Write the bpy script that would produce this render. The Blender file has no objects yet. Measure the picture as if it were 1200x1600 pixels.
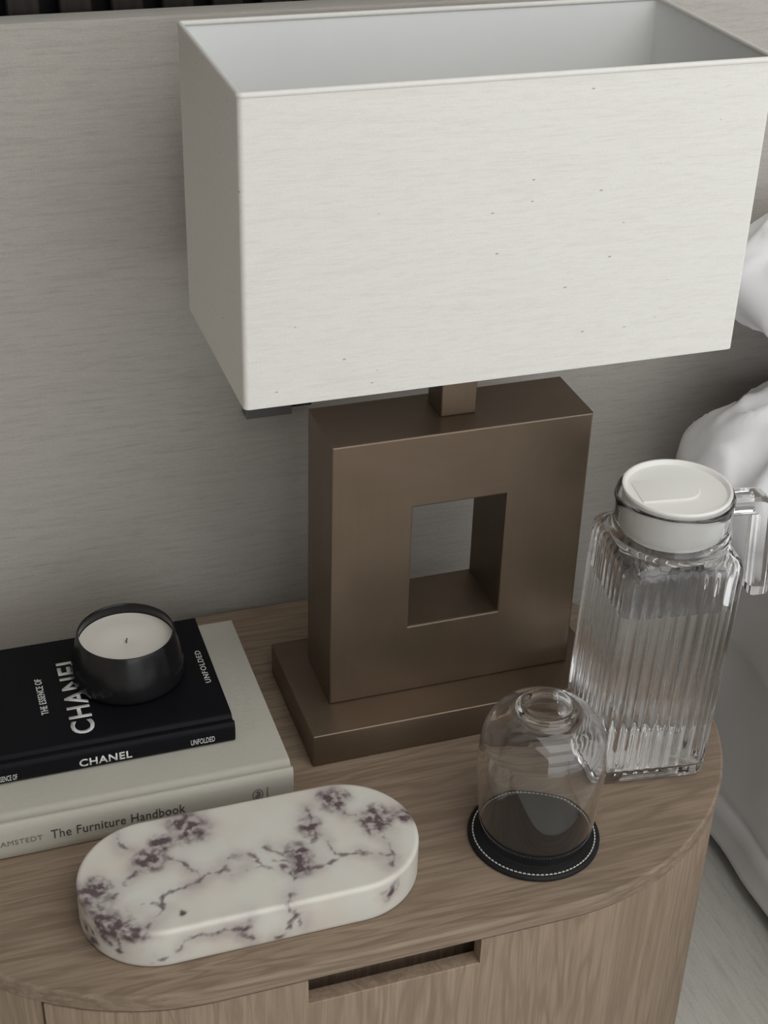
import bpy, bmesh, math, random
from mathutils import Vector, Matrix, noise
import numpy as np

# ------------------------------------------------------------------ camera, world, light, exposure
scene = bpy.context.scene
col = scene.collection
# world frame: metres, table top is z = 0, +X along the headboard, +Y towards the headboard
cam_d = bpy.data.cameras.new('camera')
cam = bpy.data.objects.new('camera', cam_d)
col.objects.link(cam)
cam.location = (-0.42921, -1.06380, 0.89716)
cam.rotation_mode = 'XYZ'
cam.rotation_euler = (1.01874387, -0.02730737, -0.31992927)
cam_d.sensor_fit = 'VERTICAL'
cam_d.sensor_height = 36.0
cam_d.sensor_width = 27.0
cam_d.lens = 54.2254
cam_d.clip_start = 0.02
scene.camera = cam

world = bpy.data.worlds.new('world')
scene.world = world
world.use_nodes = True
wb = world.node_tree.nodes['Background']
wb.inputs[0].default_value = (0.80, 0.88, 1.0, 1)
wb.inputs[1].default_value = 0.6

WIN_X0, WIN_X1, WIN_Z0, WIN_Z1, WIN_Y = -0.8, 3.0, -0.35, 2.15, -3.0
sun_d = bpy.data.lights.new('window_daylight', 'AREA')      # overcast daylight coming in at the window
sun_d.shape = 'RECTANGLE'
sun_d.size = WIN_X1 - WIN_X0
sun_d.size_y = WIN_Z1 - WIN_Z0
sun_d.energy = 42.0
sun_d.color = (1.0, 0.995, 0.98)
sun_o = bpy.data.objects.new('window_daylight', sun_d)
sun_o.location = ((WIN_X0 + WIN_X1) / 2, WIN_Y - 0.16, (WIN_Z0 + WIN_Z1) / 2)
sun_o.rotation_euler = (math.radians(90), 0, 0)
col.objects.link(sun_o)

PNL_X, PNL_Y, PNL_S = 0.7, -1.3, 2.2
pnl_d = bpy.data.lights.new('overhead_fill_light', 'AREA')   # added overhead fill light; its panel, also added, is built below
pnl_d.shape = 'SQUARE'
pnl_d.size = PNL_S - 0.06
pnl_d.energy = 31.0
pnl_d.color = (1.0, 0.99, 0.97)
pnl_o = bpy.data.objects.new('overhead_fill_light', pnl_d)
pnl_o.location = (PNL_X, PNL_Y, 2.25 - 0.062)
col.objects.link(pnl_o)

scene.view_settings.view_transform = 'Standard'
scene.view_settings.look = 'None'
scene.view_settings.gamma = 1.0
scene.view_settings.use_curve_mapping = False
scene.view_settings.exposure = 0.0
cy = scene.cycles
cy.max_bounces = 20
cy.diffuse_bounces = 5
cy.glossy_bounces = 10
cy.transmission_bounces = 18
cy.transparent_max_bounces = 16
cy.caustics_refractive = True
cy.caustics_reflective = False
cy.blur_glossy = 0.6
cy.sample_clamp_indirect = 4.0
cy.use_denoising = True

# ------------------------------------------------------------------ helpers
def tag(o, label=None, cat=None, group=None, kind=None):
    if label: o['label'] = label
    if cat: o['category'] = cat
    if group: o['group'] = group
    if kind: o['kind'] = kind
    return o

def empty(name, loc=(0, 0, 0), rz=0.0):
    o = bpy.data.objects.new(name, None)
    o.empty_display_size = 0.05
    o.location = loc
    o.rotation_euler = (0, 0, rz)
    col.objects.link(o)
    return o

def link(name, mesh, mat=None, parent=None, loc=None, rot=None):
    o = bpy.data.objects.new(name, mesh)
    if mat is not None and not mesh.materials:
        mesh.materials.append(mat)
    if parent is not None: o.parent = parent
    if loc is not None: o.location = loc
    if rot is not None: o.rotation_euler = rot
    col.objects.link(o)
    return o

def smooth(mesh, angle=40):
    for p in mesh.polygons: p.use_smooth = True
    try:
        mesh.set_sharp_from_angle(angle=math.radians(angle))
    except Exception:
        pass

def bm_mesh(bm, name, sm=None):
    bmesh.ops.recalc_face_normals(bm, faces=bm.faces)
    me = bpy.data.meshes.new(name)
    bm.to_mesh(me); bm.free()
    if sm: smooth(me, sm)
    return me

def box_bm(x0, x1, y0, y1, z0, z1, bev=0.0, seg=2, bm=None):
    own = bmesh.new()
    r = bmesh.ops.create_cube(own, size=1.0)
    bmesh.ops.scale(own, vec=(x1 - x0, y1 - y0, z1 - z0), verts=own.verts)
    bmesh.ops.translate(own, vec=((x0 + x1) / 2, (y0 + y1) / 2, (z0 + z1) / 2), verts=own.verts)
    if bev > 0:
        bmesh.ops.bevel(own, geom=own.edges[:], offset=bev, segments=seg, affect='EDGES', profile=0.5)
    if bm is None: return own
    tmp = bpy.data.meshes.new('t'); own.to_mesh(tmp); own.free()
    bm.from_mesh(tmp); bpy.data.meshes.remove(tmp)
    return bm

def box(name, x0, x1, y0, y1, z0, z1, mat, parent=None, bev=0.0, seg=2, loc=None):
    return link(name, bm_mesh(box_bm(x0, x1, y0, y1, z0, z1, bev, seg), name, 18 if bev else None), mat, parent, loc)

def pydata(name, verts, faces, sm=40):
    me = bpy.data.meshes.new(name)
    me.from_pydata([tuple(v) for v in verts], [], [tuple(f) for f in faces])
    bm = bmesh.new(); bm.from_mesh(me)
    bmesh.ops.remove_doubles(bm, verts=bm.verts, dist=1e-6)
    bmesh.ops.recalc_face_normals(bm, faces=bm.faces)
    bm.to_mesh(me); bm.free()
    if sm: smooth(me, sm)
    return me

def rings(rows, close_u=True, cap0=True, cap1=True):
    """rows: list of equal-length point lists -> verts, faces (quads, n-gon caps)"""
    n = len(rows[0]); V = [p for r in rows for p in r]; F = []
    for k in range(len(rows) - 1):
        a, b = k * n, (k + 1) * n
        for i in range(n if close_u else n - 1):
            j = (i + 1) % n
            F.append((a + i, a + j, b + j, b + i))
    if cap0: F.append(tuple(range(n - 1, -1, -1)))
    if cap1: F.append(tuple((len(rows) - 1) * n + i for i in range(n)))
    return V, F

def stadium_pts(L, R, inset, z, n_arc=48, n_str=40):
    r = max(R - inset, 0.0)
    P = []
    for i in range(n_str): P.append((-L + 2 * L * i / n_str, -r, z))
    for i in range(n_arc):
        a = -math.pi / 2 + math.pi * i / n_arc
        P.append((L + r * math.cos(a), r * math.sin(a), z))
    for i in range(n_str): P.append((L - 2 * L * i / n_str, r, z))
    for i in range(n_arc):
        a = math.pi / 2 + math.pi * i / n_arc
        P.append((-L + r * math.cos(a), r * math.sin(a), z))
    return P

def stadium(name, L, R, profile, n_arc=48, n_str=40, cap0=True, cap1=True, sm=40):
    V, F = rings([stadium_pts(L, R, d, z, n_arc, n_str) for d, z in profile], True, cap0, cap1)
    return pydata(name, V, F, sm)

def lathe(name, profile, n=72, sm=40, cap0=True, cap1=True, shape=None):
    rows = []
    for r, z in profile:
        rr = max(r, 1e-5)
        rows.append([(rr * math.cos(2 * math.pi * i / n), rr * math.sin(2 * math.pi * i / n), z) for i in range(n)])
    V, F = rings(rows, True, cap0, cap1)
    return pydata(name, V, F, sm)

def tube_pts(path, r, n=8, closed=False):
    """a tube round a polyline: verts, faces"""
    rows = []
    m = len(path)
    for k in range(m):
        p = Vector(path[k])
        a = Vector(path[(k - 1) % m] if (closed or k > 0) else path[k])
        b = Vector(path[(k + 1) % m] if (closed or k < m - 1) else path[k])
        t = (b - a).normalized()
        up = Vector((0, 0, 1)) if abs(t.z) < 0.9 else Vector((1, 0, 0))
        u = t.cross(up).normalized(); w = u.cross(t)
        rows.append([tuple(p + r * (u * math.cos(2 * math.pi * i / n) + w * math.sin(2 * math.pi * i / n))) for i in range(n)])
    if closed: rows.append(rows[0])
    return rings(rows, True, not closed, not closed)

def text_mesh(body, name, fit_w, fit_h, depth=0.0003, spacing=1.0, weight=0.0):
    """flat lettering in the XY plane: left-bottom at origin, scaled to fit_w x fit_h"""
    cu = bpy.data.curves.new(name, 'FONT')
    cu.body = body; cu.size = 1.0; cu.space_character = spacing
    cu.extrude = 0.0; cu.offset = weight; cu.resolution_u = 4
    o = bpy.data.objects.new(name, cu); col.objects.link(o)
    dg = bpy.context.evaluated_depsgraph_get(); dg.update()
    me = bpy.data.meshes.new_from_object(o.evaluated_get(dg))
    bpy.data.objects.remove(o); bpy.data.curves.remove(cu)
    co = np.empty(len(me.vertices) * 3); me.vertices.foreach_get('co', co); co = co.reshape(-1, 3)
    lo, hi = co.min(0), co.max(0)
    co[:, 0] = (co[:, 0] - lo[0]) * fit_w / (hi[0] - lo[0])
    co[:, 1] = (co[:, 1] - lo[1]) * fit_h / (hi[1] - lo[1])
    co[:, 2] = 0
    me.vertices.foreach_set('co', co.ravel()); me.update()
    bm = bmesh.new(); bm.from_mesh(me)
    r = bmesh.ops.extrude_face_region(bm, geom=bm.faces[:])
    bmesh.ops.translate(bm, vec=(0, 0, depth), verts=[v for v in r['geom'] if isinstance(v, bmesh.types.BMVert)])
    me2 = bm_mesh(bm, name); bpy.data.meshes.remove(me)
    return me2

def fbm(p, o=4): return noise.fractal(Vector(p), 1.0, 2.0, o)

# ------------------------------------------------------------------ materials
class NT:
    def __init__(s, name):
        s.m = bpy.data.materials.new(name); s.m.use_nodes = True
        s.t = s.m.node_tree; s.b = s.t.nodes['Principled BSDF']; s.out = s.t.nodes['Material Output']
    def n(s, typ, **kw):
        nd = s.t.nodes.new(typ)
        for k, v in kw.items():
            if k.startswith('i_'):
                key = k[2:]; key = int(key) if key.isdigit() else key
                nd.inputs[key].default_value = v
            else: setattr(nd, k, v)
        return nd
    def l(s, a, b): s.t.links.new(a, b)
    def coord(s, scale=(1, 1, 1), rot=(0, 0, 0), kind='Object'):
        tc = s.n('ShaderNodeTexCoord'); mp = s.n('ShaderNodeMapping')
        mp.inputs['Scale'].default_value = scale; mp.inputs['Rotation'].default_value = rot
        s.l(tc.outputs[kind], mp.inputs[0]); return mp.outputs[0]
    def noise(s, vec, scale=1.0, detail=4, rough=0.55, dist=0.0):
        nd = s.n('ShaderNodeTexNoise'); nd.inputs['Scale'].default_value = scale
        nd.inputs['Detail'].default_value = detail; nd.inputs['Roughness'].default_value = rough
        nd.inputs['Distortion'].default_value = dist
        s.l(vec, nd.inputs['Vector']); return nd.outputs['Fac']
    def ramp(s, fac, stops):
        r = s.n('ShaderNodeValToRGB'); e = r.color_ramp.elements
        while len(e) < len(stops): e.new(0.5)
        for el, (p, c) in zip(e, stops):
            el.position = p; el.color = (c, c, c, 1) if isinstance(c, (int, float)) else (*c, 1)
        s.l(fac, r.inputs[0]); return r.outputs[0]
    def mix(s, fac, a, b, blend='MIX'):
        m = s.n('ShaderNodeMix', data_type='RGBA', blend_type=blend)
        for sock, v in ((m.inputs['Factor'], fac), (m.inputs[6], a), (m.inputs[7], b)):
            if hasattr(v, 'is_linked'): s.l(v, sock)
            elif isinstance(v, (int, float)): sock.default_value = v
            else: sock.default_value = (*v, 1)
        return m.outputs[2]
    def math(s, op, a, b=0.0):
        m = s.n('ShaderNodeMath', operation=op)
        for sock, v in ((m.inputs[0], a), (m.inputs[1], b)):
            if hasattr(v, 'is_linked'): s.l(v, sock)
            else: sock.default_value = v
        return m.outputs[0]
    def bump(s, h, strength=0.3, dist=0.001):
        b = s.n('ShaderNodeBump'); b.inputs['Strength'].default_value = strength; b.inputs['Distance'].default_value = dist
        s.l(h, b.inputs['Height']); s.l(b.outputs[0], s.b.inputs['Normal'])
    def set(s, **kw):
        for k, v in kw.items():
            k = k.replace('_', ' ')
            if hasattr(v, 'is_linked'): s.l(v, s.b.inputs[k])
            elif isinstance(v, tuple): s.b.inputs[k].default_value = (*v, 1) if len(v) == 3 else v
            else: s.b.inputs[k].default_value = v
        return s

def plain(name, c, rough=0.6, metal=0.0, var=0.06, sc=30, bump=0.0, **kw):
    n = NT(name); v = n.coord(); f = n.noise(v, sc, 4)
    lo = tuple(max(0, x * (1 - var)) for x in c); hi = tuple(min(1, x * (1 + var)) for x in c)
    n.set(Base_Color=n.mix(f, lo, hi), Roughness=rough, Metallic=metal, **kw)
    if bump: n.bump(n.noise(v, sc * 14, 3), bump, 0.0006)
    return n.m

def wood(name, grain_axis, c_lo, c_mid, c_hi, seed=0.0):
    """oak: stretched fibre noise, long wavering growth lines, pores"""
    n = NT(name)
    st = {'x': (1.0, 11.0, 11.0), 'z': (11.0, 11.0, 1.0)}[grain_axis]
    tc = n.n('ShaderNodeTexCoord'); off = n.n('ShaderNodeVectorMath', operation='ADD'); off.inputs[1].default_value = (seed, seed * 1.7, seed * .6)
    n.l(tc.outputs['Object'], off.inputs[0])
    def mp(scale):
        m = n.n('ShaderNodeMapping'); m.inputs['Scale'].default_value = scale; n.l(off.outputs[0], m.inputs[0]); return m.outputs[0]
    broad = n.noise(mp(tuple(x * 0.9 for x in st)), 2.6, 3, 0.5, 0.6)
    lines = n.math('SINE', n.math('MULTIPLY', broad, 62.0))
    lines = n.ramp(n.math('MULTIPLY_ADD', lines, 0.5), [(0.0, 0.0), (0.55, 0.5), (1.0, 1.0)]) if False else n.math('ADD', n.math('MULTIPLY', lines, 0.5), 0.5)
    fib = n.noise(mp(tuple(x * (9.0 if x > 2 else 4.0) for x in st)), 3.2, 5, 0.65)
    pore = n.noise(mp(tuple(x * (26.0 if x > 2 else 7.0) for x in st)), 3.0, 3, 0.6)
    tone = n.noise(mp(tuple(x * .35 for x in st)), 2.2, 2)
    a = n.mix(n.math('MULTIPLY', n.math('POWER', lines, 2.2), 0.85), c_hi, tuple((x + y) / 2 for x, y in zip(c_mid, c_lo)))
    a = n.mix(n.ramp(fib, [(0.38, 0.0), (0.68, 0.62)]), a, c_lo)
    a = n.mix(n.ramp(pore, [(0.58, 0.0), (0.72, 0.45)]), a, tuple(x * .62 for x in c_lo))
    a = n.mix(n.ramp(tone, [(0.35, 0.0), (0.7, 0.35)]), a, c_mid)
    n.set(Base_Color=a, Roughness=0.52, IOR=1.42)
    n.b.inputs['Specular IOR Level'].default_value = 0.35
    n.bump(n.math('ADD', fib, pore), 0.16, 0.0006)
    return n.m

OAK_LO, OAK_MID, OAK_HI = (0.160, 0.116, 0.081), (0.242, 0.180, 0.129), (0.300, 0.228, 0.167)
M_top = wood('oak_along', 'x', OAK_LO, OAK_MID, OAK_HI, 3.1)
M_front = wood('oak_upright', 'z', tuple(x * 1.28 for x in OAK_LO), tuple(x * 1.24 for x in OAK_MID), tuple(x * 1.2 for x in OAK_HI), 7.7)
M_slat = wood('dark_slat', 'z', (0.008, 0.007, 0.006), (0.016, 0.012, 0.010), (0.022, 0.017, 0.014), 1.3)
M_black_felt = plain('black_felt', (0.004, 0.004, 0.004), 0.95)

def fabric(name, c, dark, streak_axis='x', fine=1.0, slub=0.35, specks=0.0, bumps=0.35, contrast=1.0):
    """slubby plain weave: short horizontal yarn slubs over a fine even weave"""
    n = NT(name)
    sl = {'x': (38, 430, 430), 'y': (430, 38, 430)}[streak_axis]
    lg = {'x': (9, 130, 130), 'y': (130, 9, 130)}[streak_axis]
    weft = n.noise(n.coord(tuple(x * fine for x in sl)), 1.0, 5, 0.62)
    broad = n.noise(n.coord(tuple(x * fine for x in lg)), 1.0, 3, 0.55)
    weave = n.noise(n.coord((620 * fine, 620 * fine, 900 * fine)), 1.0, 2, 0.5)
    a = n.mix(n.ramp(weft, [(0.48, 0.0), (0.80, slub * contrast)]), c, dark)
    a = n.mix(n.ramp(broad, [(0.5, 0.0), (0.78, 0.45 * slub * contrast)]), a, dark)
    a = n.mix(n.math('MULTIPLY', weave, 0.46 * contrast), a, dark)
    if specks:
        v = n.n('ShaderNodeTexVoronoi'); v.inputs['Scale'].default_value = 1.0; v.inputs['Randomness'].default_value = 1.0
        n.l(n.coord({'x': (36, 36, 80), 'y': (36, 36, 80)}[streak_axis]), v.inputs['Vector'])
        g = n.ramp(v.outputs['Distance'], [(0.030, specks), (0.062, 0.0)])
        a = n.mix(g, a, tuple(x * .3 for x in dark))
    n.set(Base_Color=a, Roughness=0.9)
    n.b.inputs['Specular IOR Level'].default_value = 0.15
    n.b.inputs['Sheen Weight'].default_value = 0.1
    n.bump(n.math('ADD', weft, n.math('MULTIPLY', weave, 0.8)), bumps, 0.0007)
    return n.m

M_headboard = fabric('headboard_fabric', (0.47, 0.447, 0.41), (0.27, 0.25, 0.225), 'x', 1.0, 0.5, 0.0, 0.5)
M_floor = fabric('floor_carpet', (0.74, 0.73, 0.67), (0.46, 0.45, 0.41), 'y', .5, 0.7, 0.0, 0.4)
M_bedbase = fabric('bed_base_fabric', (0.47, 0.445, 0.41), (0.235, 0.212, 0.188), 'y', 1.0, 0.75, 0.0, 0.5)
M_linen = fabric('shade_linen', (0.79, 0.785, 0.755), (0.52, 0.49, 0.43), 'x', 1.6, 0.40, 0.6, 0.22, 0.8)
M_lining = plain('shade_lining', (0.80, 0.81, 0.80), 0.7, 0, 0.02)
M_trim = plain('shade_trim', (0.74, 0.725, 0.69), 0.85, 0, 0.05, 200, 0.2)
M_cotton = plain('white_cotton', (0.90, 0.90, 0.912), 0.85, 0, 0.02, 12, 0.12)
M_wall = plain('painted_wall', (0.80, 0.79, 0.77), 0.8, 0, 0.03, 3)
M_wall_dark = plain('taupe_wall', (0.76, 0.70, 0.655), 0.8, 0, 0.03, 3)
M_ceiling = plain('ceiling_paint', (0.84, 0.84, 0.82), 0.85, 0, 0.02, 3)

M_white_frame = plain('window_frame_paint', (0.6, 0.6, 0.58), 0.5)
M_fitting = plain('grey_fitting', (0.13, 0.13, 0.128), 0.45, 0.0, 0.05)
M_black_fit = plain('black_fitting', (0.012, 0.012, 0.012), 0.5)

def bronze(name, base=(0.200, 0.152, 0.112), rough=0.42, axis='x'):
    n = NT(name)
    patch = n.noise(n.coord((7, 7, 7)), 1.0, 4, 0.55, 0.8)
    patch2 = n.noise(n.coord((14, 14, 14), (0, 0, .6)), 1.0, 3, 0.5, 0.3)
    br = n.noise(n.coord({'x': (10, 350, 350), 'z': (350, 350, 10)}[axis]), 1.0, 3, 0.6)
    a = n.mix(n.ramp(patch, [(0.3, 0.0), (0.7, 1.0)]), tuple(x * y for x, y in zip(base, (.86, .88, .82))), tuple(x * y for x, y in zip(base, (1.08, 1.05, 1.06))))
    a = n.mix(n.ramp(patch2, [(0.45, 0.0), (0.75, 0.35)]), a, tuple(x * y for x, y in zip(base, (.78, .72, .74))))
    a = n.mix(n.math('MULTIPLY', br, 0.22), a, tuple(x * .7 for x in base))
    r = n.math('ADD', n.math('MULTIPLY', br, 0.12), n.math('ADD', n.math('MULTIPLY', patch, 0.14), rough - 0.13))
    n.set(Base_Color=a, Metallic=0.82, Roughness=r)
    n.bump(br, 0.06, 0.0003)
    return n.m
M_bronze = bronze('bronze_flat', axis='x')
M_bronze_v = bronze('bronze_upright', axis='z')

def glass(name, ior=1.5, tint=(1, 1, 1), rough=0.0):
    n = NT(name)
    n.set(Base_Color=tint, Roughness=rough, IOR=ior)
    n.b.inputs['Transmission Weight'].default_value = 1.0
    return n.m
M_glass = glass('clear_glass', 1.5, (1.0, 1.0, 1.0))
M_water = glass('water', 1.333, (1.0, 1.0, 1.0))
M_lid = plain('white_plastic', (0.80, 0.795, 0.76), 0.38, 0, 0.01)
M_wax = plain('candle_wax', (0.74, 0.70, 0.64), 0.5, 0, 0.02, 25)
M_wax.node_tree.nodes['Principled BSDF'].inputs['Subsurface Weight'].default_value = 0.15
M_wax.node_tree.nodes['Principled BSDF'].inputs['Subsurface Radius'].default_value = (0.004, 0.003, 0.002)
M_wick = plain('wick', (0.16, 0.14, 0.12), 0.9)
M_black_glass = plain('black_glaze', (0.009, 0.009, 0.010), 0.20, 0, 0.1, 20, 0.0)
M_black_glass.node_tree.nodes['Principled BSDF'].inputs['Specular IOR Level'].default_value = 0.4
M_leather = plain('black_leather', (0.009, 0.0088, 0.010), 0.55, 0, 0.15, 60, 0.35)
M_leather.node_tree.nodes['Principled BSDF'].inputs['Specular IOR Level'].default_value = 0.25
M_thread = plain('white_thread', (0.62, 0.60, 0.55), 0.8)
M_book_black = plain('black_cloth_cover', (0.0060, 0.0060, 0.0080), 0.42, 0, 0.1, 80, 0.10)
M_book_black.node_tree.nodes['Principled BSDF'].inputs['Specular IOR Level'].default_value = 0.10
M_ink_white = plain('white_print', (0.62, 0.62, 0.60), 0.6)
M_book_grey = fabric('grey_book_cloth', (0.47, 0.45, 0.395), (0.34, 0.32, 0.275), 'x', 3.0, 0.4, 0.0, 0.2, 0.6)
M_ink_dark = plain('dark_print', (0.055, 0.050, 0.045), 0.6)
M_ink_grey = plain('soft_grey_print', (0.17, 0.15, 0.135), 0.6)
M_emboss = plain('blind_embossing', (0.445, 0.425, 0.37), 0.7)
M_pages = plain('paper_edges', (0.70, 0.67, 0.60), 0.8, 0, 0.06, 300)

# ------------------------------------------------------------------ the room
FZ, CZ = -0.40, 2.25
RX0, RX1, RY0, RY1 = -2.3, 3.2, -3.0, 0.24
def struct(o, kind='structure'): o['kind'] = kind; return o
struct(box('floor', RX0 - .1, RX1 + .1, RY0 - .1, RY1 + .1, FZ - 0.06, FZ, M_floor))
struct(box('ceiling', RX0 - .1, RX1 + .1, RY0 - .1, RY1 + .1, CZ, CZ + 0.06, M_ceiling))
struct(box('wall_left', RX0 - 0.1, RX0, RY0, RY1, FZ, CZ, M_wall_dark))
struct(box('wall_right', RX1, RX1 + 0.1, RY0, RY1, FZ, CZ, M_wall))
wb_ = struct(box('wall_back', RX0, RX1, RY1, RY1 + 0.1, FZ, CZ, M_black_felt))
bm = bmesh.new()
box_bm(RX0, WIN_X0, RY0 - .1, RY0, FZ, CZ, bm=bm); box_bm(WIN_X1, RX1, RY0 - .1, RY0, FZ, CZ, bm=bm)
box_bm(WIN_X0, WIN_X1, RY0 - .1, RY0, FZ, WIN_Z0, bm=bm); box_bm(WIN_X0, WIN_X1, RY0 - .1, RY0, WIN_Z1, CZ, bm=bm)
struct(link('wall_front', bm_mesh(bm, 'wall_front'), M_wall))
win = struct(empty('window_1', (0, RY0, 0)))
fm = .06
for nm, a in (('frame_rail', (WIN_X0, WIN_X1, WIN_Z0, WIN_Z0 + fm)), ('frame_rail', (WIN_X0, WIN_X1, WIN_Z1 - fm, WIN_Z1)),
              ('frame_stile', (WIN_X0, WIN_X0 + fm, WIN_Z0 + fm, WIN_Z1 - fm)), ('frame_stile', (WIN_X1 - fm, WIN_X1, WIN_Z0 + fm, WIN_Z1 - fm)),
              ('mullion', ((WIN_X0 + WIN_X1) / 2 - .04, (WIN_X0 + WIN_X1) / 2 + .04, WIN_Z0 + fm, WIN_Z1 - fm))):
    box(nm, a[0], a[1], -.07, -.02, a[2], a[3], M_white_frame, win, .004)

cl = empty('added_fill_panel', (PNL_X, PNL_Y, CZ - .058))  # unseen fixture, added to raise the light from above
tag(cl, 'large square white fill light panel, added overhead out of view', 'fill light')
h_ = PNL_S / 2
box('fill_panel_face', -h_ + .02, h_ - .02, -h_ + .02, h_ - .02, 0.0, 0.006, M_white_frame, cl)
for a in ((-h_, h_, -h_, -h_ + .02), (-h_, h_, h_ - .02, h_), (-h_, -h_ + .02, -h_ + .02, h_ - .02), (h_ - .02, h_, -h_ + .02, h_ - .02)):
    box('frame', *a, -.003, .0578, M_white_frame, cl)

# dark timber slats standing proud of the black wall, each a piece of it
SL_W, SL_P = 0.0264, 0.0418
slat_me = bm_mesh(box_bm(-SL_W / 2, SL_W / 2, -0.022, -0.002, 0.30, CZ - .002, 0.0015, 1), 'slat', 18)
slat_me.materials.append(M_slat)
k0 = int((RX0 + .05 + 0.2572) / SL_P)
for k in range(k0, int((RX1 - .05 + 0.2572) / SL_P)):
    link('slat', slat_me, None, wb_, (-0.2572 + k * SL_P, RY1, 0))

# ------------------------------------------------------------------ headboard
HB_Y, HB_Z = 0.185, 0.583
hb = link('headboard', bm_mesh(box_bm(-1.5, 2.5, HB_Y, 0.2145, FZ + .001, HB_Z, 0.004, 3), 'headboard', 18), M_headboard)
tag(hb, 'wide taupe woven fabric headboard panel running behind the lamp and the bed', 'headboard')

# ------------------------------------------------------------------ nightstand
NX, NY, NL, NR = -0.13337, -0.0575, 0.14041, 0.23205
ns = empty('nightstand', (NX, NY, FZ))
tag(ns, 'rounded oak nightstand with a slotted drawer front, carrying the lamp and books', 'nightstand')
TZ = -FZ
link('worktop', stadium('worktop', NL, NR, [(0.0035, TZ - 0.0150), (0.0010, TZ - 0.0150), (0.0002, TZ - 0.0144), (0.0, TZ - 0.0138), (0.0, TZ - 0.0136), (0.0, TZ - 0.0036), (0.0, TZ - 0.0034), (0.0003, TZ - 0.0020), (0.0010, TZ - 0.0008), (0.0022, TZ), (0.0025, TZ), (0.006, TZ)], 64, 24), M_top, ns)
link('carcass', stadium('carcass', NL, NR, [(0.030, 0.03), (0.030, TZ - 0.0152)], 64, 24), M_front, ns)
link('toe_kick', stadium('toe_kick', NL, NR, [(0.04, 0.0), (0.04, 0.0298)], 48, 10), M_black_fit, ns)
# skin of the cabinet: perimeter walked from the middle of the front
def perim(s):
    """s in metres from front middle, + to the right -> point and outward normal"""
    sg = 1 if s >= 0 else -1; s = abs(s); R = NR - 0.0012
    if s <= NL: return (sg * s, -R), (0, -1)
    a = (s - NL) / R
    if a <= math.pi: return (sg * (NL + R * math.sin(a)), -R * math.cos(a)), (sg * math.sin(a), -math.cos(a))
    d = s - NL - math.pi * R
    return (sg * (NL - d), R), (0, 1)
def shell(name, s0, s1, z0, ztop, th, mat, n=60):
    """ztop: function of s"""
    ss = [s0 + (s1 - s0) * i / n for i in range(n + 1)]
    extra = [x for c in NOTCH for x in (c - 1e-4, c + 1e-4) if s0 < c < s1]
    ss = sorted(set(ss + extra))
    rows = []
    for s in ss:
        (x, y), (nx, ny) = perim(s); zt = ztop(s)
        xi, yi = x - nx * th, y - ny * th
        rows.append([(x, y, z0), (x, y, zt - .0008), (x - nx * .0008, y - ny * .0008, zt), (xi, yi, zt), (xi, yi, z0)])
    V, F = rings(rows, True)
    return link(name, pydata(name, V, F, 30), mat, ns)
SEAM = NL + math.radians(33.0) * NR
SEAM_R = NL + math.radians(80.0) * NR
HALF = NL + math.pi * NR + NL
NOTCH = (-0.206 - NX, -0.0655 - NX)
shell('drawer_front', -SEAM + .0012, SEAM_R - .0012, 0.035, lambda s: TZ - 0.0425 if NOTCH[0] < s < NOTCH[1] else TZ - 0.0172, 0.013, M_front, 90)
shell('side_panel', SEAM_R + .0012, HALF - .001, 0.031, lambda s: TZ - 0.0153, 0.019, M_front, 60)
shell('side_panel', -HALF + .001, -SEAM - .0012, 0.031, lambda s: TZ - 0.0153, 0.019, M_front, 60)

# ------------------------------------------------------------------ table lamp
lamp = empty('table_lamp', (0, 0, 0))
tag(lamp, 'bronze open-square table lamp with a white rectangular linen shade', 'lamp')
box('plinth', -0.1411, 0.1411, -0.0749, 0.0667, 0.0, 0.0335, M_bronze, lamp, 0.0016, 3)
BX, BZ0, BZ1, BYF, BYB = 0.1146, 0.0337, 0.2937, -0.0357, 0.0357
HX0, HX1, HZ0, HZ1 = -0.0436, 0.0407, 0.1043, 0.2264
def mitre(pts, mat):
    V = [(x, y, z) for y in (BYF, BYB) for x, z in pts]
    F = [(0, 1, 2, 3), (7, 6, 5, 4)] + [(i, i + 4, (i + 1) % 4 + 4, (i + 1) % 4) for i in range(4)]
    me = pydata('frame_bar', V, F, None)
    bm = bmesh.new(); bm.from_mesh(me)
    ed = [e for e in bm.edges if all(abs(v.co.y) > .03 for v in e.verts)]
    # round the long outer and inner arrises, leave the mitre cut crisp
    L = [e for e in bm.edges if not (abs((e.verts[0].co - e.verts[1].co).y) > .01)]
    outer = [e for e in L if (abs(abs(e.verts[0].co.x) - BX) < 1e-4 and abs(abs(e.verts[1].co.x) - BX) < 1e-4) or (abs(e.verts[0].co.z - e.verts[1].co.z) < 1e-4)
             or (abs(e.verts[0].co.x - e.verts[1].co.x) < 1e-4)]
    bmesh.ops.bevel(bm, geom=outer, offset=0.0014, segments=2, affect='EDGES', profile=.5)
    me2 = bm_mesh(bm, 'frame_bar', 18)
    return link('frame_bar', me2, mat, lamp)
o4 = [(-BX, BZ0), (BX, BZ0), (BX, BZ1), (-BX, BZ1)]
i4 = [(HX0, HZ0), (HX1, HZ0), (HX1, HZ1), (HX0, HZ1)]
for k in range(4):
    j = (k + 1) % 4
    mitre([o4[k], o4[j], i4[j], i4[k]], M_bronze if k % 2 == 0 else M_bronze_v)
box('neck', -0.0125, 0.0185, -0.009, 0.024, BZ1, 0.405, M_bronze_v, lamp, 0.001, 2)
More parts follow.
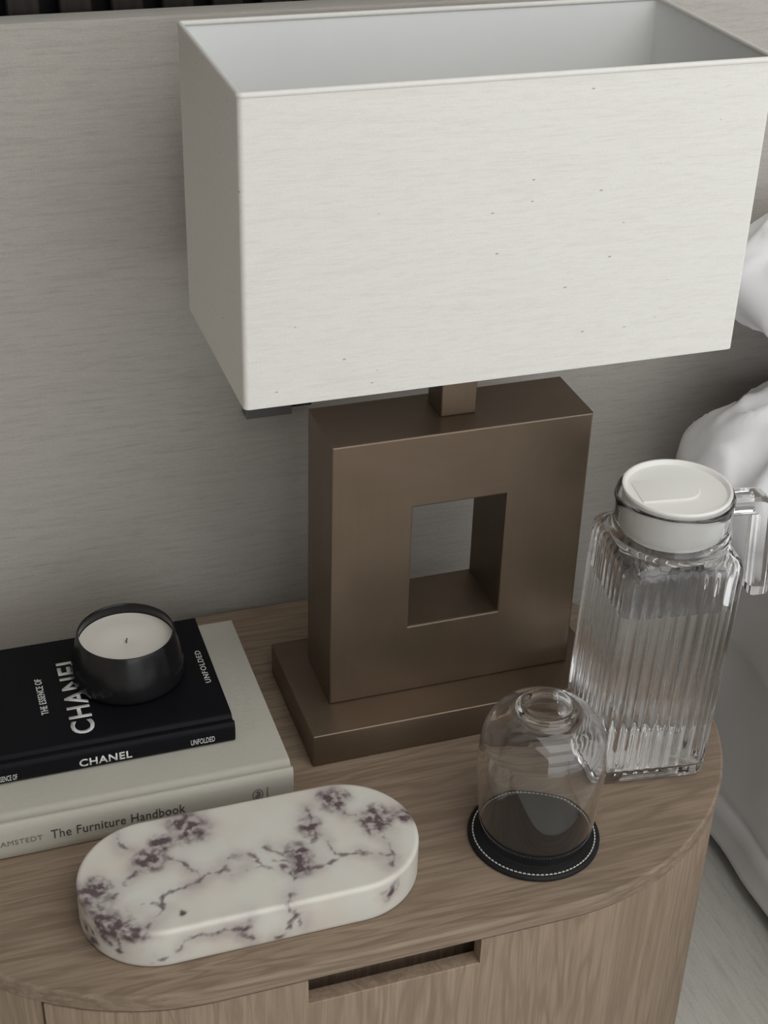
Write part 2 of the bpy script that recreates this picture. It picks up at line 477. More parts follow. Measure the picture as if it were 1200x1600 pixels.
# shade
SX, SY0, SY1, SZ0, SZ1 = 0.2000, -0.0950, 0.0947, 0.3700, 0.6004
def rrect(x0, x1, y0, y1, r, z, n=6):
    P = []
    for cx, cy_, a0 in ((x1 - r, y0 + r, -90), (x1 - r, y1 - r, 0), (x0 + r, y1 - r, 90), (x0 + r, y0 + r, 180)):
        for i in range(n + 1):
            a = math.radians(a0 + 90 * i / n); P.append((cx + r * math.cos(a), cy_ + r * math.sin(a), z))
    return P
def tubewall(name, t_out, t_in, z0, z1, mat, parent, r=0.0042):
    f = lambda t, z: rrect(-SX + t, SX - t, SY0 + t, SY1 - t, max(r - t, 0.0008), z)
    rows = [f(t_in, z0), f(t_out, z0), f(t_out, (z0 + z1) / 2), f(t_out, z1), f(t_in, z1), f(t_in, (z0 + z1) / 2), f(t_in, z0)]
    V, F = rings(rows, True, False, False)
    return link(name, pydata(name, V, F, 30), mat, parent)
shade = tubewall('shade', 0.0, 0.0014, SZ0, SZ1, M_linen, lamp)
ln = tubewall('lining', 0.0015, 0.0024, SZ0 + .001, SZ1 - .001, M_lining, shade)
for z in (SZ1 - 0.0006, SZ0 + 0.0006):
    path = [p for p in rrect(-SX + .0014, SX - .0014, SY0 + .0014, SY1 - .0014, 0.003, z)]
    V, F = tube_pts(path, 0.0023 if z > .5 else 0.0013, 8, True)
    link('edge_trim', pydata('edge_trim', V, F, 60), M_trim, shade)
bm = bmesh.new()
box_bm(-SX + .003, SX - .003, 0.004, 0.010, 0.405, 0.409, bm=bm)
box_bm(0.000, 0.006, SY0 + .003, SY1 - .003, 0.405, 0.409, bm=bm)
link('fitter', bm_mesh(bm, 'fitter'), M_fitting, shade)
bulb = link('bulb', lathe('bulb', [(0.013, 0.409), (0.014, 0.43), (0.016, 0.44), (0.026, 0.465), (0.030, 0.485), (0.026, 0.505), (0.014, 0.517), (0.0, 0.52)], 32), M_lid, lamp, (0.003, 0.0075, 0))
bulb['label'] = 'white bulb, switched off, inside the shade'

# ------------------------------------------------------------------ wall fitting peeking out under the shade
ft = empty('wall_fitting', (-0.114, HB_Y, 0.217))
tag(ft, 'small dark grey fitting on the headboard below the lampshade left corner', 'wall fitting')
box('housing', -0.022, 0.022, -0.017, 0.0, 0.0, 0.05, M_fitting, ft, 0.0012)
box('side_bar', 0.0225, 0.0425, -0.012, -0.002, 0.0045, 0.046, M_black_fit, ft, 0.001)

# ------------------------------------------------------------------ books
def book(name, x0, x1, y0, y1, z0, h, cover_m, label, cat, group, bulge=0.0, th=0.0026):
    """spine faces -Y; cover is one folded skin with hinge grooves, page block inside"""
    root = empty(name, ((x0 + x1) / 2, (y0 + y1) / 2, z0)); tag(root, label, cat, group)
    W, D = x1 - x0, y1 - y0
    g = 0.0032
    up = [(D, h), (0.016, h), (0.0135, h - .0002), (0.0118, h - .0012), (0.0100, h - g), (0.0085, h - g - .0003), (0.0068, h - g), (0.0050, h - .0012), (0.0035, h - .0003), (0.0018, h - .0006), (0.0005, h - .0022)]
    dn = [(y, h - z) for y, z in reversed(up)]
    mid = [(-bulge * math.sin(math.pi * t), h - .0022 - (h - .0044) * t) for t in (.2, .4, .6, .8)]
    outer = up + mid + dn
    upi = [(D, h - th), (0.0165, h - th), (0.0110, h - th - .0022), (0.0085, h - g - th - .0006), (0.0055, h - th - .003), (0.0036, h - .006)]
    inner = upi + [(y, h - z) for y, z in reversed(upi)]
    prof = outer + list(reversed(inner))
    rows = []
    for x in (-W / 2, -W / 2 + .0008, 0.0, W / 2 - .0008, W / 2):
        rows.append([(x, y - D / 2, z) for y, z in prof])
    V, F = rings(rows, True)
    me = pydata('cover', V, F, 32)
    bm = bmesh.new(); bm.from_mesh(me); bmesh.ops.triangulate(bm, faces=[f for f in bm.faces if len(f.verts) > 4]); me = bm_mesh(bm, 'cover', 32)
    link('cover', me, cover_m, root)
    box('page_block', -W / 2 + .004, W / 2 - .004, -D / 2 + .0145, D / 2 - .0045, th + .0001, h - th - .0001, M_pages, root)
    return root

def letter(root, name, body, mat, corner, right, up, w, h, spacing=1.0, depth=.00025, weight=0.0):
    """lettering whose lower-left corner is at world point corner, reading along right, tall along up"""
    me = text_mesh(body, name, w, h, depth, spacing, weight)
    r, u = Vector(right).normalized(), Vector(up).normalized(); nrm = r.cross(u)
    M = Matrix((r, u, nrm)).transposed().to_4x4(); M.translation = Vector(corner) - root.location
    me.transform(M)
    return link(name, me, mat, root)

B2H = 0.0369
b2 = book('hardcover_book', -0.452, -0.1690, -0.1125, 0.1085, 0.0, B2H, M_book_grey,
          'thick pale grey cloth-bound furniture book lying beneath the black book', 'book', 'stacked books on the nightstand', 0.0006, .003)
X, Y, Z = (1, 0, 0), (0, 1, 0), (0, 0, 1)
sy = -0.1125 - .0007
letter(b2, 'spine_lettering', 'The Furniture Handbook', M_ink_dark, (-0.3712, sy, 0.0138), X, Z, 0.1095, 0.0090, 1.06)
letter(b2, 'spine_lettering', 'RAMSTEDT', M_ink_grey, (-0.4155, sy, 0.0150), X, Z, 0.0375, 0.0052, 1.1)
# the little publisher's mark: an oval bird-like emblem with a bar beside it
V = []; F = []
def ring2d(cx, cz, rx, rz, w, n=20):
    b = len(V)
    for i in range(n):
        a = 2 * math.pi * i / n
        V.append((cx + rx * math.cos(a), 0, cz + rz * math.sin(a))); V.append((cx + (rx - w) * math.cos(a), 0, cz + (rz - w) * math.sin(a)))
    for i in range(n):
        j = (i + 1) % n; F.append((b + 2 * i, b + 2 * j, b + 2 * j + 1, b + 2 * i + 1))
def poly2d(pts):
    b = len(V); V.extend((x, 0, z) for x, z in pts); F.append(tuple(range(b, b + len(pts))))
ring2d(0, 0, .0047, .0062, .0009)
poly2d([(-.0022, -.0035), (-.0006, -.0045), (.0016, -.0040), (.0026, -.001), (.0020, .0022), (.0004, .0045), (-.0012, .0038), (-.0020, .0028), (-.0006, .0020), (-.0014, 0), (-.0026, -.0015)])
poly2d([(.0078, -.0066), (.0088, -.0066), (.0088, .0066), (.0078, .0066)])
me = pydata('emblem', V, F, None); me.transform(Matrix.Translation(Vector((-0.2000, sy - .0001, 0.0165)) - b2.location))
link('spine_emblem', me, M_ink_grey, b2)
# faint blind-stamped title running up the right of the cover
letter(b2, 'cover_embossing', 'HANDBOOK', M_emboss, (-0.1800, -0.055, B2H), Y, (-1, 0, 0), 0.105, 0.0150, 1.1, .00015)

B1Z = B2H + 0.0001
B1H = 0.0210
b1 = book('hardcover_book', -0.4075, -0.2070, -0.0651, 0.0925, B1Z, B1H, M_book_black,
          'slim black fashion book with white lettering, lying on the grey book', 'book', 'stacked books on the nightstand', 0.0003, .0024)
zt = B1Z + B1H
sy = -0.0651 - .0004
letter(b1, 'cover_title', 'CHANEL', M_ink_white, (-0.3205, -0.0435, zt), Y, (-1, 0, 0), 0.1100, 0.0198, 1.1, .00025, .018)
letter(b1, 'cover_lettering', 'THE ESSENCE OF', M_ink_white, (-0.3552, -0.0098, zt), Y, (-1, 0, 0), 0.0505, 0.0062, 1.05, .00025, .012)
letter(b1, 'cover_lettering', 'UNFOLDED', M_ink_white, (-0.2138, -0.0055, zt), Y, (-1, 0, 0), 0.0475, 0.0050, 1.2)
letter(b1, 'spine_title', 'CHANEL', M_ink_white, (-0.3392, sy, 0.0415), X, Z, 0.0438, 0.0078, 1.08, .00025, .022)
letter(b1, 'spine_lettering', 'UNFOLDED', M_ink_white, (-0.2455, sy, 0.0422), X, Z, 0.0205, 0.0056, 1.05)
letter(b1, 'spine_lettering', 'ESSENCE OF', M_ink_white, (-0.4060, sy, 0.0412), X, Z, 0.0162, 0.0056, 1.05)

# ------------------------------------------------------------------ candle on the black book
cd = empty('candle', (-0.2805, 0.0285, zt + .0001))
tag(cd, 'white wax candle in a low black tapered vessel, on the black book', 'candle')
link('vessel', lathe('vessel', [(0.0, 0.0), (0.044, 0.0), (0.0480, 0.0012), (0.0500, 0.0040), (0.0501, 0.0070), (0.0484, 0.0180), (0.0458, 0.0300), (0.0432, 0.0400), (0.0422, 0.0438),
     (0.0418, 0.0449), (0.0408, 0.0450), (0.0401, 0.0440), (0.0408, 0.0400), (0.0432, 0.0300), (0.0453, 0.0180), (0.044, 0.006), (0.0, 0.0055)], 96, 50), M_black_glass, cd)
link('wax', lathe('wax', [(0.0, 0.0058), (0.0435, 0.0062), (0.0448, 0.0180), (0.0428, 0.0290), (0.0415, 0.0345), (0.0410, 0.0342), (0.030, 0.0338), (0.012, 0.0336), (0.005, 0.0325), (0.0, 0.0320)], 96, 50), M_wax, cd)
V, F = tube_pts([(0, 0, .0316), (.0003, .0004, .0345), (.0012, .0008, .0362)], 0.0008, 6)
link('wick', pydata('wick', V, F), M_wick, cd)

# ------------------------------------------------------------------ marble tray
TL, TR, TH = 0.0745, 0.0610, 0.0360
TV = [[(-0.0292, 0.0453), (-0.0429, 0.0418), (-0.0579, 0.0312), (-0.0757, 0.0182), (-0.0847, 0.0101), (-0.0954, -0.0008), (-0.109, -0.0157), (-0.1248, -0.0092)], [(-0.1248, -0.0092), (-0.1216, -0.0337), (-0.1112, -0.0484), (-0.0942, -0.0648)], [(-0.1352, 0.0008), (-0.1337, -0.0201), (-0.1216, -0.0337)], [(-0.0757, 0.0182), (-0.0531, 0.006), (-0.0395, -0.0123), (-0.0552, -0.0216), (-0.0655, -0.0237), (-0.0719, -0.0252), (-0.0775, -0.0404), (-0.089, -0.0502), (-0.0952, -0.0581)], [(-0.0395, -0.0123), (-0.0235, -0.0083), (-0.016, 0.0021), (-0.0008, 0.0012), (0.0069, -0.0138), (0.0194, -0.0194), (0.0248, -0.037)], [(-0.0235, -0.0083), (-0.0157, -0.0178), (0.0069, -0.0138), (0.0208, -0.0144), (0.0346, -0.0204), (0.0417, -0.0225)], [(0.0226, -0.0077), (0.0317, -0.003), (0.0446, -0.0032), (0.0544, 0.0032), (0.0518, 0.0172), (0.0557, 0.0354)], [(0.0248, -0.037), (0.0192, -0.0527), (0.0143, -0.0615)], [(0.0821, 0.0515), (0.0802, 0.036), (0.0838, 0.0212), (0.0969, 0.0114), (0.1086, 0.0099), (0.129, 0.0096)], [(0.1086, 0.0099), (0.1072, -0.0108), (0.107, -0.0312), (0.1007, -0.0421)], [(0.0544, 0.0032), (0.0638, -0.0182), (0.0854, -0.0247), (0.0945, -0.0293), (0.107, -0.0312)], [(0.0248, -0.037), (0.037, -0.0301), (0.0484, -0.0263), (0.0705, -0.0221)], [(0.0112, 0.0031), (0.0245, -0.0101), (0.0346, -0.0204)], [(-0.0919, -0.0277), (-0.0739, -0.0348)], [(-0.0977, 0.0488), (-0.0927, 0.0343)], [(-0.0535, 0.0526), (-0.0517, 0.0368), (-0.0376, 0.0307)]]
TP = [(-0.0417, 0.0414, 0.0154), (-0.0478, 0.049, 0.0084), (0.0788, 0.0404, 0.0118), (0.1086, 0.0099, 0.0135), (0.053, 0.0169, 0.0098), (-0.1232, -0.007, 0.014), (-0.1131, -0.0462, 0.014), (-0.1031, -0.0557, 0.0107), (-0.076, 0.0165, 0.0118), (0.037, -0.012, 0.0112), (0.1302, 0.0053, 0.0062), (-0.0658, 0.0299, 0.0096), (-0.1222, -0.0369, 0.0112), (-0.063, -0.0465, 0.0028), (0.0327, -0.027, 0.0084), (0.0996, 0.0029, 0.0098)]
FV = [[(-0.0165, -0.0605, 0.0276), (-0.0252, -0.0605, 0.0235), (-0.0361, -0.0605, 0.0252), (-0.0532, -0.0605, 0.0254), (-0.0678, -0.0605, 0.0216), (-0.0748, -0.0600, 0.012), (-0.0925, -0.0580, 0.010)], [(0.0183, -0.0605, 0.0237), (0.0106, -0.0605, 0.0056), (0.0056, -0.0605, 0.0037)], [(0.0183, -0.0605, 0.0237), (0.0233, -0.0605, 0.0085)], [(-0.0264, -0.0605, 0.0239), (-0.0144, -0.0605, 0.0065)], [(0.0146, -0.0605, 0.035), (0.0183, -0.0605, 0.0237)], [(-0.1216, -0.034, 0.034), (-0.127, -0.033, 0.014), (-0.130, -0.026, 0.0)], [(-0.1112, -0.0484, 0.034), (-0.112, -0.050, 0.012)]]
FP = [(-0.0215, -0.0605, 0.024, 0.0073), (0.0183, -0.0605, 0.0231, 0.0028), (0.0975, -0.0600, 0.0226, 0.0085), (-0.1106, -0.0480, 0.012, 0.0039), (-0.1324, -0.0234, 0.012, 0.0098), (-0.122, -0.040, 0.022, 0.008)]
prof = [(0.02, 0.0), (0.003, 0.0), (0.0008, 0.0008), (0.0, 0.003)] + [(0.0, 0.003 + 0.0295 * i / 24) for i in range(1, 25)] + \
       [(0.0003, 0.0339), (0.0010, 0.0350), (0.0021, 0.0357), (0.0035, TH)] + [(0.0035 + (TR - 0.0036) * i / 56, TH) for i in range(1, 57)]
tray_me = stadium('marble_tray', TL, TR, prof, 130, 130, True, True, 40)
co = np.empty(len(tray_me.vertices) * 3); tray_me.vertices.foreach_get('co', co); co = co.reshape(-1, 3)
w1 = np.array([[noise.noise(Vector(c) * 70), noise.noise(Vector(c) * 70 + Vector((9, 2, 5))), noise.noise(Vector(c) * 70 + Vector((3, 7, 1)))] for c in co])
w2 = np.array([[noise.noise(Vector(c) * 240), noise.noise(Vector(c) * 240 + Vector((9, 2, 5))), noise.noise(Vector(c) * 240 + Vector((3, 7, 1)))] for c in co])
q = co + w1 * 0.0045 + w2 * 0.0016
blot = np.array([noise.fractal(Vector(c) * 165, 1.0, 2.0, 3) for c in co])
tint = np.array([noise.fractal(Vector(c) * 26, 1.0, 2.0, 3) for c in co])
segs = []
for l in TV:
    for a, b in zip(l, l[1:]): segs.append(((*a, TH), (*b, TH)))
for l in FV:
    for a, b in zip(l, l[1:]): segs.append((a, b))
d = np.full(len(co), 1.0); vein = np.zeros(len(co))
for a, b in segs:
    a = np.array(a); b = np.array(b); ab = b - a
    t = np.clip(((q - a) @ ab) / (ab @ ab + 1e-12), 0, 1)
    dd = np.linalg.norm(q - a - t[:, None] * ab, axis=1); d = np.minimum(d, dd)
wid = 0.0015 + 0.0024 * np.clip(blot + .25, 0, 1.2)
vein = np.clip(1.15 - d / wid, 0, 1)
halo = np.exp(-(d / 0.0090) ** 2)
patch = np.zeros(len(co)); phalo = np.zeros(len(co))
for px, py, *rest in [(*p[:2], TH, p[2]) for p in TP] + FP:
    pz, r = rest
    e = np.linalg.norm((q - np.array((px, py, pz))) * np.array((1.0, 0.85, 1.0)), axis=1) / r
    patch = np.maximum(patch, np.clip(1.25 - e, 0, 1)); phalo = np.maximum(phalo, np.exp(-(e / 1.15) ** 2))
patchm = np.clip(patch * 1.9 * np.clip(0.50 + blot * 1.25, 0, 1), 0, 1)
ca = tray_me.color_attributes.new('veins', 'FLOAT_COLOR', 'POINT')
dat = np.ones((len(co), 4))
dat[:, 0] = np.clip(np.maximum(vein * 0.9 * np.clip(.95 + .8 * blot, .35, 1), patchm), 0, 1)
dat[:, 1] = np.clip(0.85 * halo * np.clip(.65 + tint, .25, 1.2) + 1.05 * phalo + .12 * np.clip(tint, 0, 1), 0, 1)
dat[:, 2] = np.clip(0.5 + tint * .8, 0, 1)
ca.data.foreach_set('color', dat.ravel())
n = NT('purple_veined_marble')
at = n.n('ShaderNodeAttribute'); at.attribute_name = 'veins'
sep = n.n('ShaderNodeSeparateColor'); n.l(at.outputs['Color'], sep.inputs[0])
fine = n.noise(n.coord((500, 500, 500)), 1.0, 4, 0.6)
base = n.mix(sep.outputs[2], (0.66, 0.655, 0.60), (0.66, 0.615, 0.545))
base = n.mix(n.math('MULTIPLY', sep.outputs[1], 0.72), base, (0.36, 0.315, 0.31))
dark = n.mix(fine, (0.060, 0.040, 0.045), (0.165, 0.120, 0.130))
n.set(Base_Color=n.mix(sep.outputs[0], base, dark), Roughness=0.30)
n.b.inputs['Subsurface Weight'].default_value = 0.08
n.b.inputs['Subsurface Radius'].default_value = (0.004, 0.0035, 0.003)
tray = link('marble_tray', tray_me, n.m, None, (-0.227, -0.198, 0.0))
tag(tray, 'oblong white marble slab with dark purple veins, in front of the books', 'tray')

# ------------------------------------------------------------------ coaster and upturned tumbler
CX, CY = 0.0110, -0.2075
cs = empty('coaster', (CX, CY, 0))
tag(cs, 'round black leather coaster with white edge stitching, under the upturned glass', 'coaster')
CR = 0.0548
link('pad', lathe('pad', [(0.0, 0.0), (CR - .0012, 0.0), (CR, 0.0010), (CR, 0.0026), (CR - .0008, 0.0036), (CR - .0025, 0.0042), (CR - .0042, 0.0039), (CR - .0055, 0.0041), (0.03, 0.0041), (0.0, 0.0041)], 96, 50), M_leather, cs)
V, F = [], []
for k in range(88):
    a0 = 2 * math.pi * k / 88; a1 = a0 + 2 * math.pi / 88 * .62
    rr = CR - .0042
    v, f = tube_pts([(rr * math.cos(a), rr * math.sin(a), z) for a, z in ((a0, .0036), ((a0 * 3 + a1) / 4, .0043), ((a0 + a1 * 3) / 4, .0043), (a1, .0036))], 0.00055, 5)
    b = len(V); V += v; F += [tuple(i + b for i in ff) for ff in f]
st = link('stitching', pydata('stitching', V, F), M_thread, cs); st['kind'] = 'stuff'

GX, GY, GZ = 0.0130, -0.2050, 0.0042
gp_out = [(0.0455, 0.0006), (0.0468, 0.0100), (0.0490, 0.0300), (0.0505, 0.0500), (0.0516, 0.0680), (0.0517, 0.0800), (0.0507, 0.0920), (0.0488, 0.1030), (0.0445, 0.1120), (0.0390, 0.1185), (0.0325, 0.1228), (0.0272, 0.1252), (0.0238, 0.1275), (0.0226, 0.1300), (0.0217, 0.1313), (0.0190, 0.1318), (0.016, 0.1306), (0.012, 0.1300), (0.0, 0.1298)]
gp_in = [(0.0, 0.1205), (0.012, 0.1202), (0.026, 0.1185), (0.0360, 0.1140), (0.0425, 0.1080), (0.0473, 0.1000), (0.0490, 0.0900), (0.0501, 0.0800), (0.0501, 0.0680), (0.0491, 0.0500), (0.0476, 0.0300), (0.0455, 0.0100), (0.0443, 0.0006), (0.0446, 0.0), (0.0452, 0.0)]
def dense(p, k=3):
    P = [Vector((a, b, 0)) for a, b in p]; out = []
    for i in range(len(P) - 1):
        p0, p1, p2, p3 = P[max(i - 1, 0)], P[i], P[i + 1], P[min(i + 2, len(P) - 1)]
        for j in range(k):
            t = j / k
            out.append(0.5 * ((2 * p1) + (p2 - p0) * t + (2 * p0 - 5 * p1 + 4 * p2 - p3) * t * t + (3 * p1 - p0 - 3 * p2 + p3) * t ** 3))
    out.append(P[-1]); return [(max(v.x, 0), v.y) for v in out]
gp = dense(gp_out) + dense(gp_in)
rows = [[(max(r, 1e-5) * math.cos(2 * math.pi * i / 112), max(r, 1e-5) * math.sin(2 * math.pi * i / 112), z) for i in range(112)] for r, z in gp]
rows.append(rows[0])
V, F = rings(rows, True, False, False)
gl = link('tumbler', pydata('tumbler', V, F, 80), M_glass, None, (GX, GY, GZ))
tag(gl, 'clear stemless drinking glass turned upside down on the black coaster', 'glass')

# ------------------------------------------------------------------ ribbed glass jug with white lid
JX, JY = 0.1420, -0.1245
jug = empty('water_jug', (JX, JY, 0.0003), math.radians(-7.8))
tag(jug, 'square ribbed clear glass jug with round white lid, beside the lamp', 'jug')
SHEAR = 0.030
HS, RC = 0.0515, 0.012
NP = 400
def sq_pt(t, half, rc, amp, nrib=10):
    """t in 0..1 around a rounded square; ribs on the flats and round the corners"""
    fl = 2 * (half - rc); arc = math.pi / 2 * rc; side = fl + arc
    s = (t * 4) % 4; k = int(s); u = (s - k) * side
    if u < fl:
        x, y = -fl / 2 + u, -half; nx, ny = 0.0, -1.0
    else:
        a = (u - fl) / rc
        x, y = fl / 2 + rc * math.sin(a), -half + rc - rc * math.cos(a); nx, ny = math.sin(a), -math.cos(a)
    rib = abs(math.cos(math.pi * nrib * u / side + .2)) ** .8
    x += nx * amp * (rib - .6); y += ny * amp * (rib - .6)
    for _ in range(k): x, y = -y, x
    return x, y
def jrow(z, half, b, rad, amp, rc=RC, spout=0.0):
    R = []
    for i in range(NP):
        t = i / NP
        sx, sy_ = sq_pt(t, half, rc, amp)
        ang = 2 * math.pi * (t - .125 * 0) - math.pi / 2 - math.pi / 4
        # angle of the circle that matches where the square point looks
        ang = math.atan2(sy_, sx)
        cx_, cy_ = rad * math.cos(ang), rad * math.sin(ang)
        if spout:
            w = math.exp(-((abs(ang) - math.pi) / .28) ** 2); cx_ *= 1 + spout * w; cy_ *= 1 + spout * w * .4
        R.append((sx * (1 - b) + cx_ * b + SHEAR * z, sy_ * (1 - b) + cy_ * b, z))
    return R
A = 0.0021
rows = [jrow(0.0, .030, 0, 0, 0), jrow(0.0, HS - .004, 0, 0, 0), jrow(0.0008, HS - .0017, 0, 0, 0), jrow(0.0025, HS - .0008, 0, 0, 0), jrow(0.006, HS - .0002, 0, 0, A * .05), jrow(0.0105, HS, 0, 0, A * .22), jrow(0.015, HS, 0, 0, A * .45), jrow(0.021, HS, 0, 0, A * .75), jrow(0.028, HS, 0, 0, A)]
rows += [jrow(0.028 + (0.202 - .028) * i / 8, HS, 0, 0, A) for i in range(1, 9)]
rows += [jrow(0.208, HS, 0, 0, A * .9), jrow(0.2125, HS - .0004, 0, 0, A * .6), jrow(0.2150, HS - .0012, 0, .052, A * .2), jrow(0.2170, HS - .0028, .02, .0515, 0), jrow(0.2200, HS - .0060, .25, .051, 0),
         jrow(0.2222, HS - .009, .8, .0505, 0), jrow(0.2245, 0.04, 1, .0500, 0), jrow(0.2270, .04, 1, .0502, 0), jrow(0.2290, .04, 1, .0506, 0), jrow(0.2308, .04, 1, .0500, 0), jrow(0.2325, .04, 1, .0484, 0),
         jrow(0.240, .04, 1, .0480, 0), jrow(0.2520, .04, 1, .0478, 0, RC, .02), jrow(0.2590, .04, 1, .0480, 0, RC, .06), jrow(0.2618, .04, 1, .0480, 0, RC, .08), jrow(0.2630, .04, 1, .0472, 0, RC, .08), jrow(0.2630, .04, 1, .0462, 0, RC, .08), jrow(0.2618, .04, 1, .0455, 0, RC, .08),
         jrow(0.252, .04, 1, .0453, 0, RC, .02), jrow(0.2350, .04, 1, .0453, 0), jrow(0.2260, .04, 1, .0452, 0), jrow(0.2215, .042, .85, .0452, 0), jrow(0.2175, .0445, .4, .046, 0), jrow(0.2125, .0463, .05, .047, 0)]
IH = HS - .0046
rows += [jrow(0.206, IH, 0, 0, 0, .009), jrow(0.12, IH, 0, 0, 0, .009), jrow(0.015, IH, 0, 0, 0, .009), jrow(0.0105, IH - .0008, 0, 0, 0, .009), jrow(0.0085, IH - .003, 0, 0, 0, .009), jrow(0.0083, .02, 0, 0, 0, .009)]
V, F = rings(rows, True, True, True)
link('glass_body', pydata('glass_body', V, F, 60), M_glass, jug)
# lid: flange, recessed disc, skirt, and a D-shaped raised tab
def sheared(me):
    for v in me.vertices: v.co.x += SHEAR * v.co.z
    return me
lid = link('lid', sheared(lathe('lid', [(0.0, 0.2290), (0.0415, 0.2290), (0.0428, 0.2300), (0.0430, 0.2560), (0.0436, 0.2630), (0.0446, 0.2645), (0.0448, 0.2662), (0.0442, 0.2674), (0.0426, 0.2674), (0.0414, 0.2664), (0.0404, 0.2642), (0.030, 0.2636), (0.0, 0.2634)], 96, 35)), M_lid, jug)
V = []
rt = 0.030
pts = [(-.034, -.0165), (0.002, -.0165)] + [(0.002 + .0165 * math.sin(a), -.0165 * math.cos(a)) for a in [math.pi * i / 16 for i in range(1, 16)]] + [(0.002, .0165), (-.034, .0165)]
rows = [[(x * s, y * s, z) for x, y in pts] for s, z in ((1.0, .2630), (1.0, .2646), (.97, .2651))]
Vv, Ff = rings(rows, True)
tab = link('lid_tab', sheared(pydata('lid_tab', Vv, Ff, 35)), M_lid, lid)
# handle: an arm out from the neck and an open grip hanging down
hp = [(0.0465, 0.2475), (0.060, 0.2478), (0.074, 0.2478), (0.0815, 0.2462), (0.0855, 0.240), (0.0868, 0.228), (0.0885, 0.200), (0.0905, 0.172), (0.0910, 0.160)]
hp = dense(hp, 3)
rows = []
for k, (x, z) in enumerate(hp):
    a = Vector(hp[max(k - 1, 0)]); b = Vector(hp[min(k + 1, len(hp) - 1)]); t = (b - a).normalized(); nn = Vector((-t.y, t.x))
    w, h = 0.0105, 0.0085
    ch = .0028
    sec = [(-w, -h + ch), (-w + ch, -h), (w - ch, -h), (w, -h + ch), (w, h - ch), (w - ch, h), (-w + ch, h), (-w, h - ch)]
    rows.append([(x + nn.x * v + SHEAR * z * .0, y_, z + nn.y * v) for y_, v in sec])
V, F = rings(rows, True)
link('handle', pydata('handle', V, F, 40), M_glass, jug)
# water
WH = IH + .00015
rows = [jrow(0.0087, .02, 0, 0, 0, .009), jrow(0.0087, WH - .0033, 0, 0, 0, .009), jrow(0.0107, WH - .0010, 0, 0, 0, .009), jrow(0.015, WH, 0, 0, 0, .009), jrow(0.10, WH, 0, 0, 0, .009), jrow(0.1735, WH, 0, 0, 0, .009), jrow(0.1735, .02, 0, 0, 0, .009)]
V, F = rings(rows, True, True, True)
wt = link('water', pydata('water', V, F, 40), M_water, None, jug.location, jug.rotation_euler)
tag(wt, 'clear water filling the ribbed glass jug to below its shoulder', 'water')

# ------------------------------------------------------------------ bed
bed = empty('bed', (1.19, -0.95, FZ))
tag(bed, 'bed with a taupe fabric base and white mattress, right of the nightstand', 'bed')
BXE = 0.397
BTOP = 0.046                                        # top of the made-up mattress
box('bed_base', BXE - 1.19 + .06, 0.9, -1.08, 1.13, 0.03, 0.160, M_bedbase, bed, 0.008, 3)
for fx in (-0.72, 0.80):
    for fy in (-1.0, 1.0): box('bed_foot', fx, fx + .06, fy, fy + .06, 0.0, 0.0298, M_black_fit, bed)
box('mattress', BXE - 1.19 + .035, 0.88, -1.06, 1.125, 0.162, BTOP - FZ - .008, M_cotton, bed, 0.03, 4)
# the sheet over the mattress: an upper fold, a hem band near the floor, soft waves
def side_x(y, z):
    st = lambda e, w: 1 / (1 + math.exp(-(z - e) / w))
    x = BXE + .0 * z
    x -= .011 * st(-.112 + .01 * noise.noise(Vector((y * 6, 0, 3))), .004)           # overhanging upper layer
    x += .004 * math.exp(-((z + .308) / .006) ** 2) - .003 * math.exp(-((z + .330) / .012) ** 2)
    x -= .012 * noise.noise(Vector((y * 4.5, z * 2.0, 1.0))) + .004 * noise.noise(Vector((y * 13 + z * 6, z * 9, 4.0)))
    return x
rows = []
ny = 120
ZH, ZS, RR = -0.374, 0.016, 0.030
for j in range(ny + 1):
    y = -2.0 + 2.175 * j / ny
    r = [(side_x(y, ZH + (ZS - ZH) * i / 60), y, ZH + (ZS - ZH) * i / 60) for i in range(60)]
    xs = side_x(y, ZS)
    for i in range(0, 9):
        a = math.pi / 2 * i / 8
        r.append((xs + RR * (1 - math.cos(a)), y, ZS + RR * math.sin(a)))
    for i in range(1, 26):
        t = (i / 25) ** 1.6
        x = xs + RR + (2.02 - xs) * t
        r.append((x, y, BTOP + t ** .3 * (.004 * noise.noise(Vector((x * 5, y * 5, 2))) + .002 * noise.noise(Vector((x * 19, y * 19, 7))))))
    rows.append(r)
V, F = rings(rows, False, False, False)
sh = link('bed_sheet', pydata('bed_sheet', V, F, 60), M_cotton)
md = sh.modifiers.new('thick', 'SOLIDIFY'); md.thickness = 0.003; md.offset = -1
tag(sh, 'white bed sheet hanging in soft folds down the mattress side', 'bed sheet')

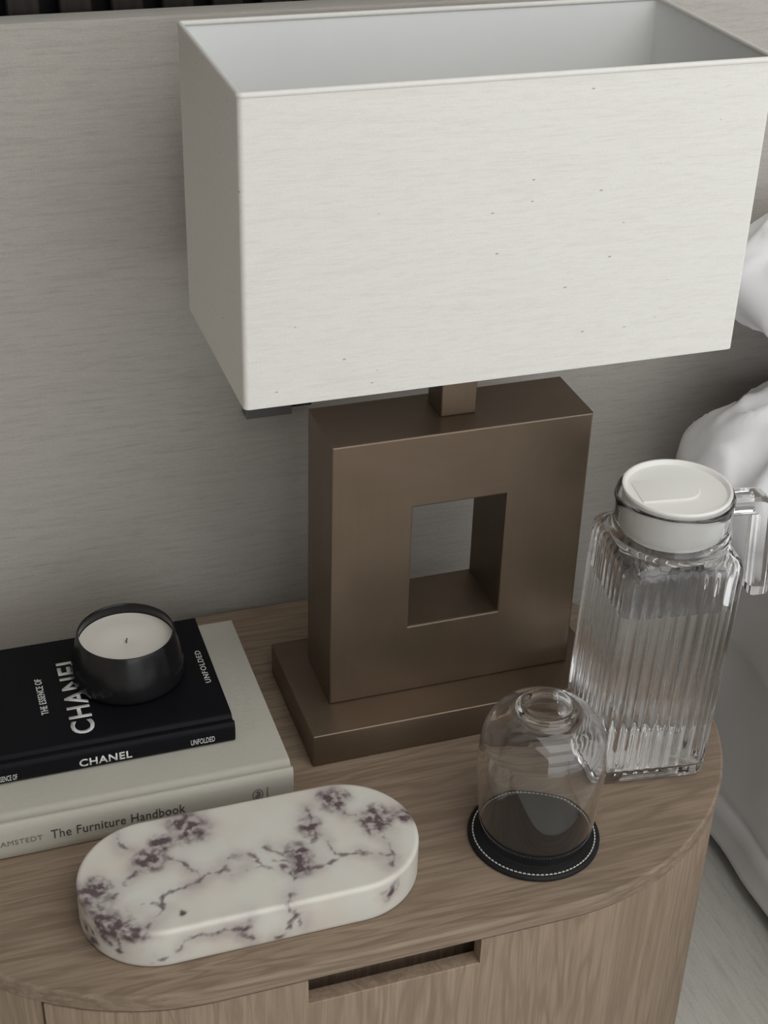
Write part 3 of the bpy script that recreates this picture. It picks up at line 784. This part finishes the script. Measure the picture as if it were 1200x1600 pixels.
def pillow(name, cx, cy_, cz, lx, ly, lz, rot, label, seed, wr=1.0, px=3.2, ear=0.30):
    N, Mv = 84, 64
    def surf(u, v, sgn):
        # u, v in -1..1 ; pinched corners, puffed middle
        x = u * math.sqrt(1 - v * v * ear) * lx / 2
        y = v * math.sqrt(1 - u * u * ear) * ly / 2
        t = (max(0, 1 - abs(u) ** px) ** .5) * (max(0, 1 - abs(v) ** px) ** .5)
        z = sgn * lz / 2 * t
        s = wr * t ** .5
        p = Vector((x * 7 + seed, y * 7, sgn * 2.0))
        z += s * (.012 * noise.noise(p) + .006 * noise.noise(p * 2.7) + .0025 * noise.noise(p * 6))
        rid = 1 - abs(noise.noise(Vector((x * 9 + y * 5 + seed, y * 11 - x * 4, 3.3 + sgn)))) * 2.4
        rid2 = 1 - abs(noise.noise(Vector((x * 21 - y * 13 + seed, y * 17 + x * 9, 8.1 + sgn)))) * 2.6
        z += sgn * s * (.013 * max(0.0, rid) ** 3 + .0055 * max(0.0, rid2) ** 3)
        # gathers running in from the ends
        g = math.sin(y * 85 + 3 * noise.noise(Vector((y * 9, seed, 0)))) * .005 * wr * math.exp(-((1 - abs(u)) / .22) ** 2) * t ** .4
        z += sgn * g
        return (x, y, z)
    def ease(k, n): 
        s = -1 + 2 * k / n; return math.sin(s * math.pi / 2) * .72 + s * .28
    V = []; F = []
    for sgn in (1, -1):
        b = len(V)
        for i in range(N + 1):
            for j in range(Mv + 1): V.append(surf(ease(i, N), ease(j, Mv), sgn))
        for i in range(N):
            for j in range(Mv):
                a = b + i * (Mv + 1) + j
                F.append((a, a + 1, a + Mv + 2, a + Mv + 1))
    o = link(name, pydata(name, V, F, 80), M_cotton, None, (cx, cy_, cz), rot)
    tag(o, label, 'pillow', 'white pillows on the bed')
    return o
pillow('pillow', 0.615, 0.030, 0.1430, 0.70, 0.29, 0.172, (0, 0, 0), 'crumpled white pillow lying on the sheet, the lower of the two', 1.7, 1.4, 3.2)
pillow('pillow', 0.625, 0.085, 0.316, 0.66, 0.175, 0.112, (math.radians(4), math.radians(4), 0), 'smooth white pillow behind the lampshade, the upper of the two', 5.2, .9, 5.0)
